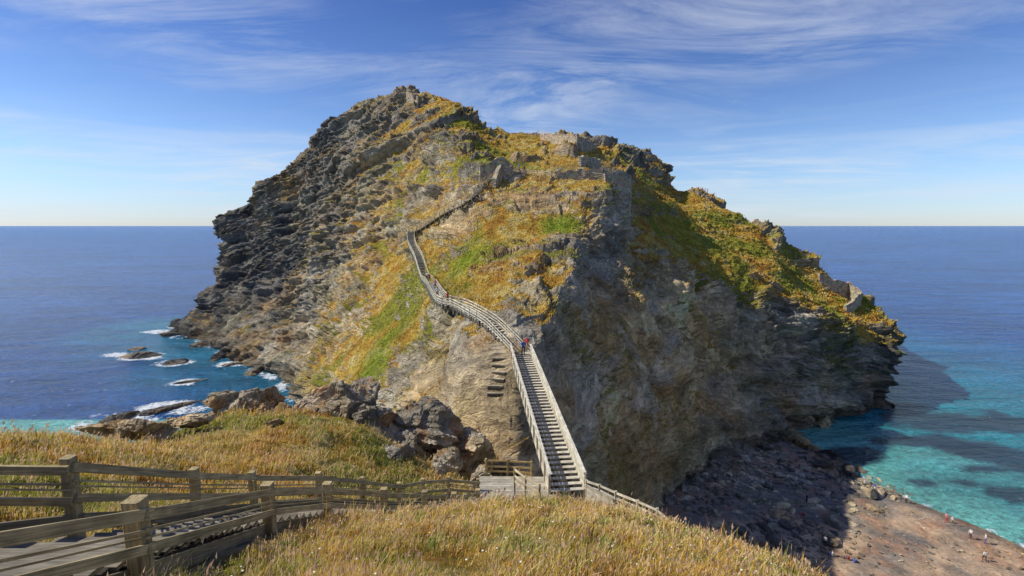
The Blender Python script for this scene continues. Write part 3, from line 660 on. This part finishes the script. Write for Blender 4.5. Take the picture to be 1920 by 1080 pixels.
for _ in range(80):
    a=rng.uniform(-6,9); b2=rng.uniform(4,17)
    if corridor(np.array([a]),np.array([b2]))[0]>.1: continue
    m_=int(rng.integers(15,45)); q=rng.normal(0,.16,(m_,2))+np.array([a,b2]); wc.append(np.stack([q[:,0],q[:,1],gsample(MZ,q[:,0],q[:,1])+rng.uniform(0,.1,m_)],-1))
wc=np.concatenate(wc); blades('leafy_weeds',wc,rng.uniform(.1,.28,len(wc)),rng.uniform(.022,.042,len(wc)),np.array([.23,.28,.06])*rng.uniform(.6,1.4,(len(wc),1)),.9)
prob=HG*(HN[:,2]>.25)*(HPt<230); prob[~front]=0
k=rng.choice(len(HV),80000,p=prob/prob.sum()); pt=HV[k]+rng.normal(0,.25,(len(k),3))*np.array([1,1,0.2]); dd=np.linalg.norm(pt-C,axis=1)
col=grass_col(pt); lu=np.clip(lush[k],0,1)[:,None]; col=(col+(LUSH-col)*lu)*rng.uniform(.75,1.3,(len(k),1))
blades('turf_tussocks',pt-np.array([0,0,.1]),rng.uniform(.2,.5,len(k)),dd*.0015*rng.uniform(.8,1.6,len(k)),np.clip(col,0,.85),.6)
fv,ff=IC[2]; parts=[];fc=[]
fp=rng.uniform(0,1,(420,2)); 
for a,b2 in fp:
    x=-9+20*a; y=4+15*b2
    if corridor(np.array([x]),np.array([y]))[0]>.2: continue
    z=gsample(MZ,np.array([x]),np.array([y]))[0]+rng.uniform(.2,.4); s_=rng.uniform(.012,.026)
    parts.append((fv*np.array([s_,s_,s_*.5])+np.array([x,y,z]),ff)); fc.append(np.tile(np.array([.78,.74,.64]) if rng.random()<.85 else np.array([.8,.6,.03]),(len(fv),1)))
v,f=merge(parts); me=mesh_np('wildflowers',v,f,True); attr_col(me,'col',np.concatenate(fc)); add_obj('wildflowers',me,attr_mat('petals'))
print('grass',time.time()-T0)
# ---------------------------------------------------------------- people
SKIN=simple('skin',(.55,.36,.26)); HAIRS=[simple('hair_brown',(.08,.05,.03)),simple('hair_fair',(.3,.2,.09))]
CL=[simple('cloth_red',(.5,.05,.05)),simple('cloth_blue',(.06,.12,.4)),simple('cloth_white',(.7,.7,.68)),simple('cloth_navy',(.04,.05,.10)),simple('cloth_khaki',(.3,.25,.15)),simple('cloth_pink',(.6,.25,.3)),simple('cloth_black',(.03,.03,.03))]
def tube(a,b,r0,r1,k=6):
    a=np.array(a);b=np.array(b);d=b-a;d=d/np.linalg.norm(d);u=np.cross(d,[.3,.9,.1]);u/=np.linalg.norm(u);w_=np.cross(d,u)
    an=np.arange(k)*2*math.pi/k; ring=np.cos(an)[:,None]*u+np.sin(an)[:,None]*w_
    V=np.concatenate([a+ring*r0,b+ring*r1,[b+d*r1*.8]]); Fs=[[i,(i+1)%k,k+(i+1)%k] for i in range(k)]+[[i,k+(i+1)%k,k+i] for i in range(k)]+[[k+i,k+(i+1)%k,2*k] for i in range(k)]
    return V,np.array(Fs)
def body(pose):
    st={'stand':(.02,-.02,0,.1),'walk':(.28,-.26,.22,.35),'climb':(.30,-.12,.3,.6)}
    if pose=='sit':
        J={'pel':(0,0,.13),'hL':(-.1,0,.12),'hR':(.1,0,.12),'kL':(-.13,.40,.42),'kR':(.13,.42,.40),'aL':(-.12,.62,.07),'aR':(.12,.66,.07),'fL':(-.12,.79,.05),'fR':(.12,.83,.05)}; z0=-.79
    else:
        a,b2,e,g=st[pose]
        J={'pel':(0,0,.93),'hL':(-.1,0,.9),'hR':(.1,0,.9),'kL':(-.11,a*.8+.03,.5+max(0,a)*.12),'kR':(.11,b2*.4+.04,.49),'aL':(-.11,a,.09+(max(0,a)*.35 if pose=='climb' else 0)),'aR':(.11,b2-.02,.09+(.05 if b2<-.2 else 0))}
        J['fL']=(J['aL'][0],J['aL'][1]+.17,J['aL'][2]-.05); J['fR']=(J['aR'][0],J['aR'][1]+.17,.04); z0=0
    up=np.array([0,0,z0])
    def U(x,y,z): return tuple(np.array([x,y,z])+up)
    e=.0 if pose in('stand','sit') else .2
    J.update({'ab':U(0,.01,1.08),'ch':U(0,.02,1.3),'nk':U(0,.02,1.47),'hd':U(0,.045,1.58),'tp':U(0,.04,1.70),
      'sL':U(-.17,.01,1.40),'sR':U(.17,.01,1.40),'eL':U(-.24,-.02-e*.5,1.13),'eR':U(.24,-.02+e*.6,1.13),'wL':U(-.25,.08-e*.3,.90),'wR':U(.25,.1+e,.93),'mL':U(-.25,.11-e*.3,.83),'mR':U(.25,.14+e,.87)})
    if pose=='sit': J['eL']=(-.25,.16,.38);J['eR']=(.25,.16,.38);J['wL']=(-.15,.36,.50);J['mL']=(-.12,.43,.49);J['wR']=(.15,.36,.49);J['mR']=(.12,.43,.48)
    rad={'pel':.15,'hL':.1,'hR':.1,'kL':.062,'kR':.062,'aL':.042,'aR':.042,'fL':.035,'fR':.035,'ab':.13,'ch':.16,'nk':.055,'hd':.092,'tp':.07,'sL':.065,'sR':.065,'eL':.042,'eR':.042,'wL':.028,'wR':.028,'mL':.035,'mR':.035}
    E=[('pel','ab'),('ab','ch'),('ch','nk'),('nk','hd'),('hd','tp'),('pel','hL'),('pel','hR'),('hL','kL'),('hR','kR'),('kL','aL'),('kR','aR'),('aL','fL'),('aR','fR'),('ch','sL'),('ch','sR'),('sL','eL'),('sR','eR'),('eL','wL'),('eR','wR'),('wL','mL'),('wR','mR')]
    ks=list(J); me=bpy.data.meshes.new('sk'); me.from_pydata([J[k] for k in ks],[(ks.index(a),ks.index(b)) for a,b in E],[])
    ob=bpy.data.objects.new('sk',me); scene.collection.objects.link(ob)
    md=ob.modifiers.new('s','SKIN'); 
    for i,k in enumerate(ks): sv=me.skin_vertices[0].data[i]; sv.radius=(rad[k],rad[k]*(.75 if k in('ab','ch','pel') else 1)); sv.use_root=(k=='pel')
    sb=ob.modifiers.new('b','SUBSURF'); sb.levels=2; sb.render_levels=2
    dg=bpy.context.evaluated_depsgraph_get(); m2=bpy.data.meshes.new_from_object(ob.evaluated_get(dg))
    V=np.zeros(len(m2.vertices)*3); m2.vertices.foreach_get('co',V); V=V.reshape(-1,3)
    polys=[tuple(p_.vertices) for p_ in m2.polygons]
    bpy.data.objects.remove(ob); cen=np.array([V[list(p_)].mean(0) for p_ in polys])
    hz=J['nk'][2]; mats=[]
    for c_ in cen:
        hdp=np.array(J['hd'])
        if c_[2]>hz+.01: mats.append(3 if (c_[2]>hdp[2]+.07 or c_[1]<hdp[1]-.035) else 0)
        elif abs(c_[0])>.2 and c_[2]<J['eL'][2]+.02: mats.append(0)
        elif pose=='sit' and c_[1]>.3 and c_[2]>.46: mats.append(0)
        elif c_[2]<(J['pel'][2]+.03) or (pose=='sit' and c_[1]>.17): mats.append(4 if c_[2]<.1 and c_[1]>-.5 and pose!='sit' else 2)
        else: mats.append(1)
    Vl=[V]; Fl=list(polys); o=len(V)
    def addp(v,f,m_):
        nonlocal o
        Vl.append(v); Fl.extend([tuple(int(i)+o for i in x_) for x_ in f]); mats.extend([m_]*len(f)); o+=len(v)
    hd=np.array(J['hd'])
    addp(*tube(hd+(0,.085,.01),hd+(0,.115,-.02),.012,.016),0)
    iv,jf=IC[2]
    for s_ in (-1,1):
        addp(iv*.012+hd+np.array([s_*.033,.085,.025]),jf,4); addp(iv*np.array([.012,.025,.033])+hd+np.array([s_*.095,0,0]),jf,0)
        m_=np.array(J['mL' if s_<0 else 'mR']); w_=np.array(J['wL' if s_<0 else 'wR']); d=(m_-w_)/np.linalg.norm(m_-w_)
        for k,(ll,off) in enumerate([(.07,-.027),(.08,-.009),(.075,.009),(.06,.027)]):
            a=m_+np.array([0,off,0])+d*.02; k1=a+d*ll*.55; addp(*tube(a,k1,.0095,.009),0); addp(*tube(k1,k1+d*ll*.45+np.array([-s_*.02,0,0]),.009,.007),0)
        addp(*tube(m_-d*.03+np.array([0,.03,0]),m_+d*.025+np.array([-s_*.01,.055,0]),.011,.009),0)
    addp(*tube(hd+(-.02,.094,-.045),hd+(.02,.094,-.045),.006,.006),4)
    return np.concatenate(Vl),Fl,mats
BODY={k:body(k) for k in('stand','walk','climb','sit')}
def person(pos,yaw,pose,top,bot,hair=0,sc=1.0):
    V,Fl,mats=BODY[pose]; me=bpy.data.meshes.new('person'); me.from_pydata((V*sc).tolist(),[],Fl)
    for m_ in (SKIN,CL[top],CL[bot],HAIRS[hair],CL[6]): me.materials.append(m_)
    me.polygons.foreach_set('material_index',mats); me.polygons.foreach_set('use_smooth',[True]*len(Fl)); me.update()
    ob=bpy.data.objects.new('person',me); scene.collection.objects.link(ob); ob.location=pos; ob.rotation_euler=(0,0,yaw); return ob
d=BB-BA
person(BA+d*.975+np.array([.2,0,.05]),math.pi+.1,'walk',1,6,0); person(BB+np.array([.7,.9,.03]),2.6,'walk',0,4,1)
def onpath(pts,f,dx=0): q=pts[int(f*(len(pts)-1))].copy(); q[0]+=dx; q[2]+=.08; return q
for f,dx,po,a,b2 in [(.42,.1,'climb',0,3),(.47,-.2,'walk',2,4),(.52,.2,'climb',5,3),(.58,0,'climb',0,6),(.64,.1,'walk',2,3)]: person(onpath(up1,f,dx),rng.uniform(-.3,.6),po,a,b2,int(a)%2)
for (a,b2),po,tp in [((976,318),'stand',1),((983,320),'stand',0),((1046,327),'stand',2),((1272,368),'walk',1),((1312,357),'stand',2),((1318,357),'stand',0),((1324,357),'stand',3),((1330,358),'stand',5),((1500,474),'stand',3)]:
    person(surf(a,b2)-np.array([0,0,.05]),rng.uniform(0,6),po,tp,int(rng.integers(3,7)))
def bz_(x,y): return float(np.clip((np.interp(y,yw,xw)+1.2*math.sin(y*.25)-x)*.07,-.4,3.2))
for (a,b2),po,tp,bt in [((1505,980),'sit',0,6),((1512,950),'stand',3,6),((1774,972),'walk',5,0),((1786,978),'stand',2,4),((1820,1004),'walk',2,3),((1848,1012),'stand',2,1),((1846,1050),'walk',2,6),((1600,1072),'sit',1,3),((1590,1066),'sit',0,3),((1575,890),'stand',3,6),((1640,914),'walk',1,2),((1622,908),'stand',2,3),((1700,935),'stand',2,6),((1560,1060),'sit',2,1),((1545,1040),'stand',2,6)]:
    q=Z0(a,b2,1.0); q[2]=bz_(q[0],q[1]); person(q,rng.uniform(0,6),po,tp,bt,int(rng.integers(0,2)))
print('people',time.time()-T0)
# ---------------------------------------------------------------- light, sky, camera
EL=math.radians(42); AZ=math.radians(1)
Sv=Vector((-math.cos(EL)*math.cos(AZ),math.cos(EL)*math.sin(AZ),math.sin(EL)))
ld=bpy.data.lights.new('sun','SUN'); ld.energy=5.0; ld.angle=math.radians(.5); ld.color=(1,.94,.82)
lo=bpy.data.objects.new('sun',ld); scene.collection.objects.link(lo); lo.rotation_euler=Sv.to_track_quat('Z','Y').to_euler()
wd=bpy.data.worlds.new('World'); scene.world=wd; wd.use_nodes=True
class W(NT):
    def __init__(s,w): s.nt=w.node_tree; s.n=s.nt.nodes; s.l=s.nt.links
t=W(wd); bg=t.n['Background']; bg.inputs['Strength'].default_value=.15
sky=t.new('ShaderNodeTexSky'); sky.sky_type='NISHITA'; sky.sun_disc=False; sky.sun_elevation=EL; sky.sun_rotation=math.radians(271); sky.altitude=50; sky.air_density=.9; sky.dust_density=.15; sky.ozone_density=3.0
tc=t.new('ShaderNodeTexCoord').outputs['Generated']; sep=t.new('ShaderNodeSeparateXYZ'); t.link(tc,sep.inputs[0])
zz=t.math('ADD',t.math('MAXIMUM',sep.outputs[2],0.0),.12); cmb=t.new('ShaderNodeCombineXYZ')
t.link(t.math('DIVIDE',sep.outputs[0],zz),cmb.inputs[0]); t.link(t.math('DIVIDE',sep.outputs[1],zz),cmb.inputs[1])
mp=t.new('ShaderNodeMapping'); mp.inputs['Rotation'].default_value=(0,0,.35); mp.inputs['Scale'].default_value=(.6,1.4,1); mp.inputs['Location'].default_value=(1.7,4.4,0); t.link(cmb.outputs[0],mp.inputs[0])
c1=t.noise(mp.outputs[0],1.3,12,.70,1.1); c2=t.noise(cmb.outputs[0],.55,4,.5)
cl=t.math('MULTIPLY',t.mapr(c1,.42,.76,0,1),t.mapr(c2,.42,.60,.05,1)); 
fade=t.mapr(sep.outputs[2],0.0,.10,.3,1)
cl=t.math('MULTIPLY',t.math('MULTIPLY',cl,fade),.95)
band=t.noise(t.scale(tc,(1.2,1.2,22)),1.6,5,.55,.4); bf=t.math('MULTIPLY',t.mapr(band,.46,.66,0,.6),t.mapr(sep.outputs[2],.02,.20,1,0))
fac=t.math('ADD',cl,bf,True)
lowt=t.mix(t.mapr(sep.outputs[2],.0,.12,0,1),(.60,.66,.86),(.76,.84,.97))
tintc=t.mix(t.mapr(sep.outputs[2],.08,.50,0,1),lowt,(.24,.37,.74))
tint=t.mix(1.0,sky.outputs[0],tintc,'MULTIPLY')
t.link(t.mix(fac,tint,(4.8,5.2,5.8)),bg.inputs['Color'])
cd_=bpy.data.cameras.new('Camera'); co=bpy.data.objects.new('Camera',cd_); scene.collection.objects.link(co)
co.location=(0,0,H); co.rotation_euler=(math.pi/2-PITCH,0,0); cd_.lens=18; cd_.sensor_width=36; cd_.clip_start=.05; cd_.clip_end=200000
scene.camera=co
scene.view_settings.view_transform='Standard'; scene.view_settings.look='None'; scene.view_settings.exposure=0
print('done',time.time()-T0)
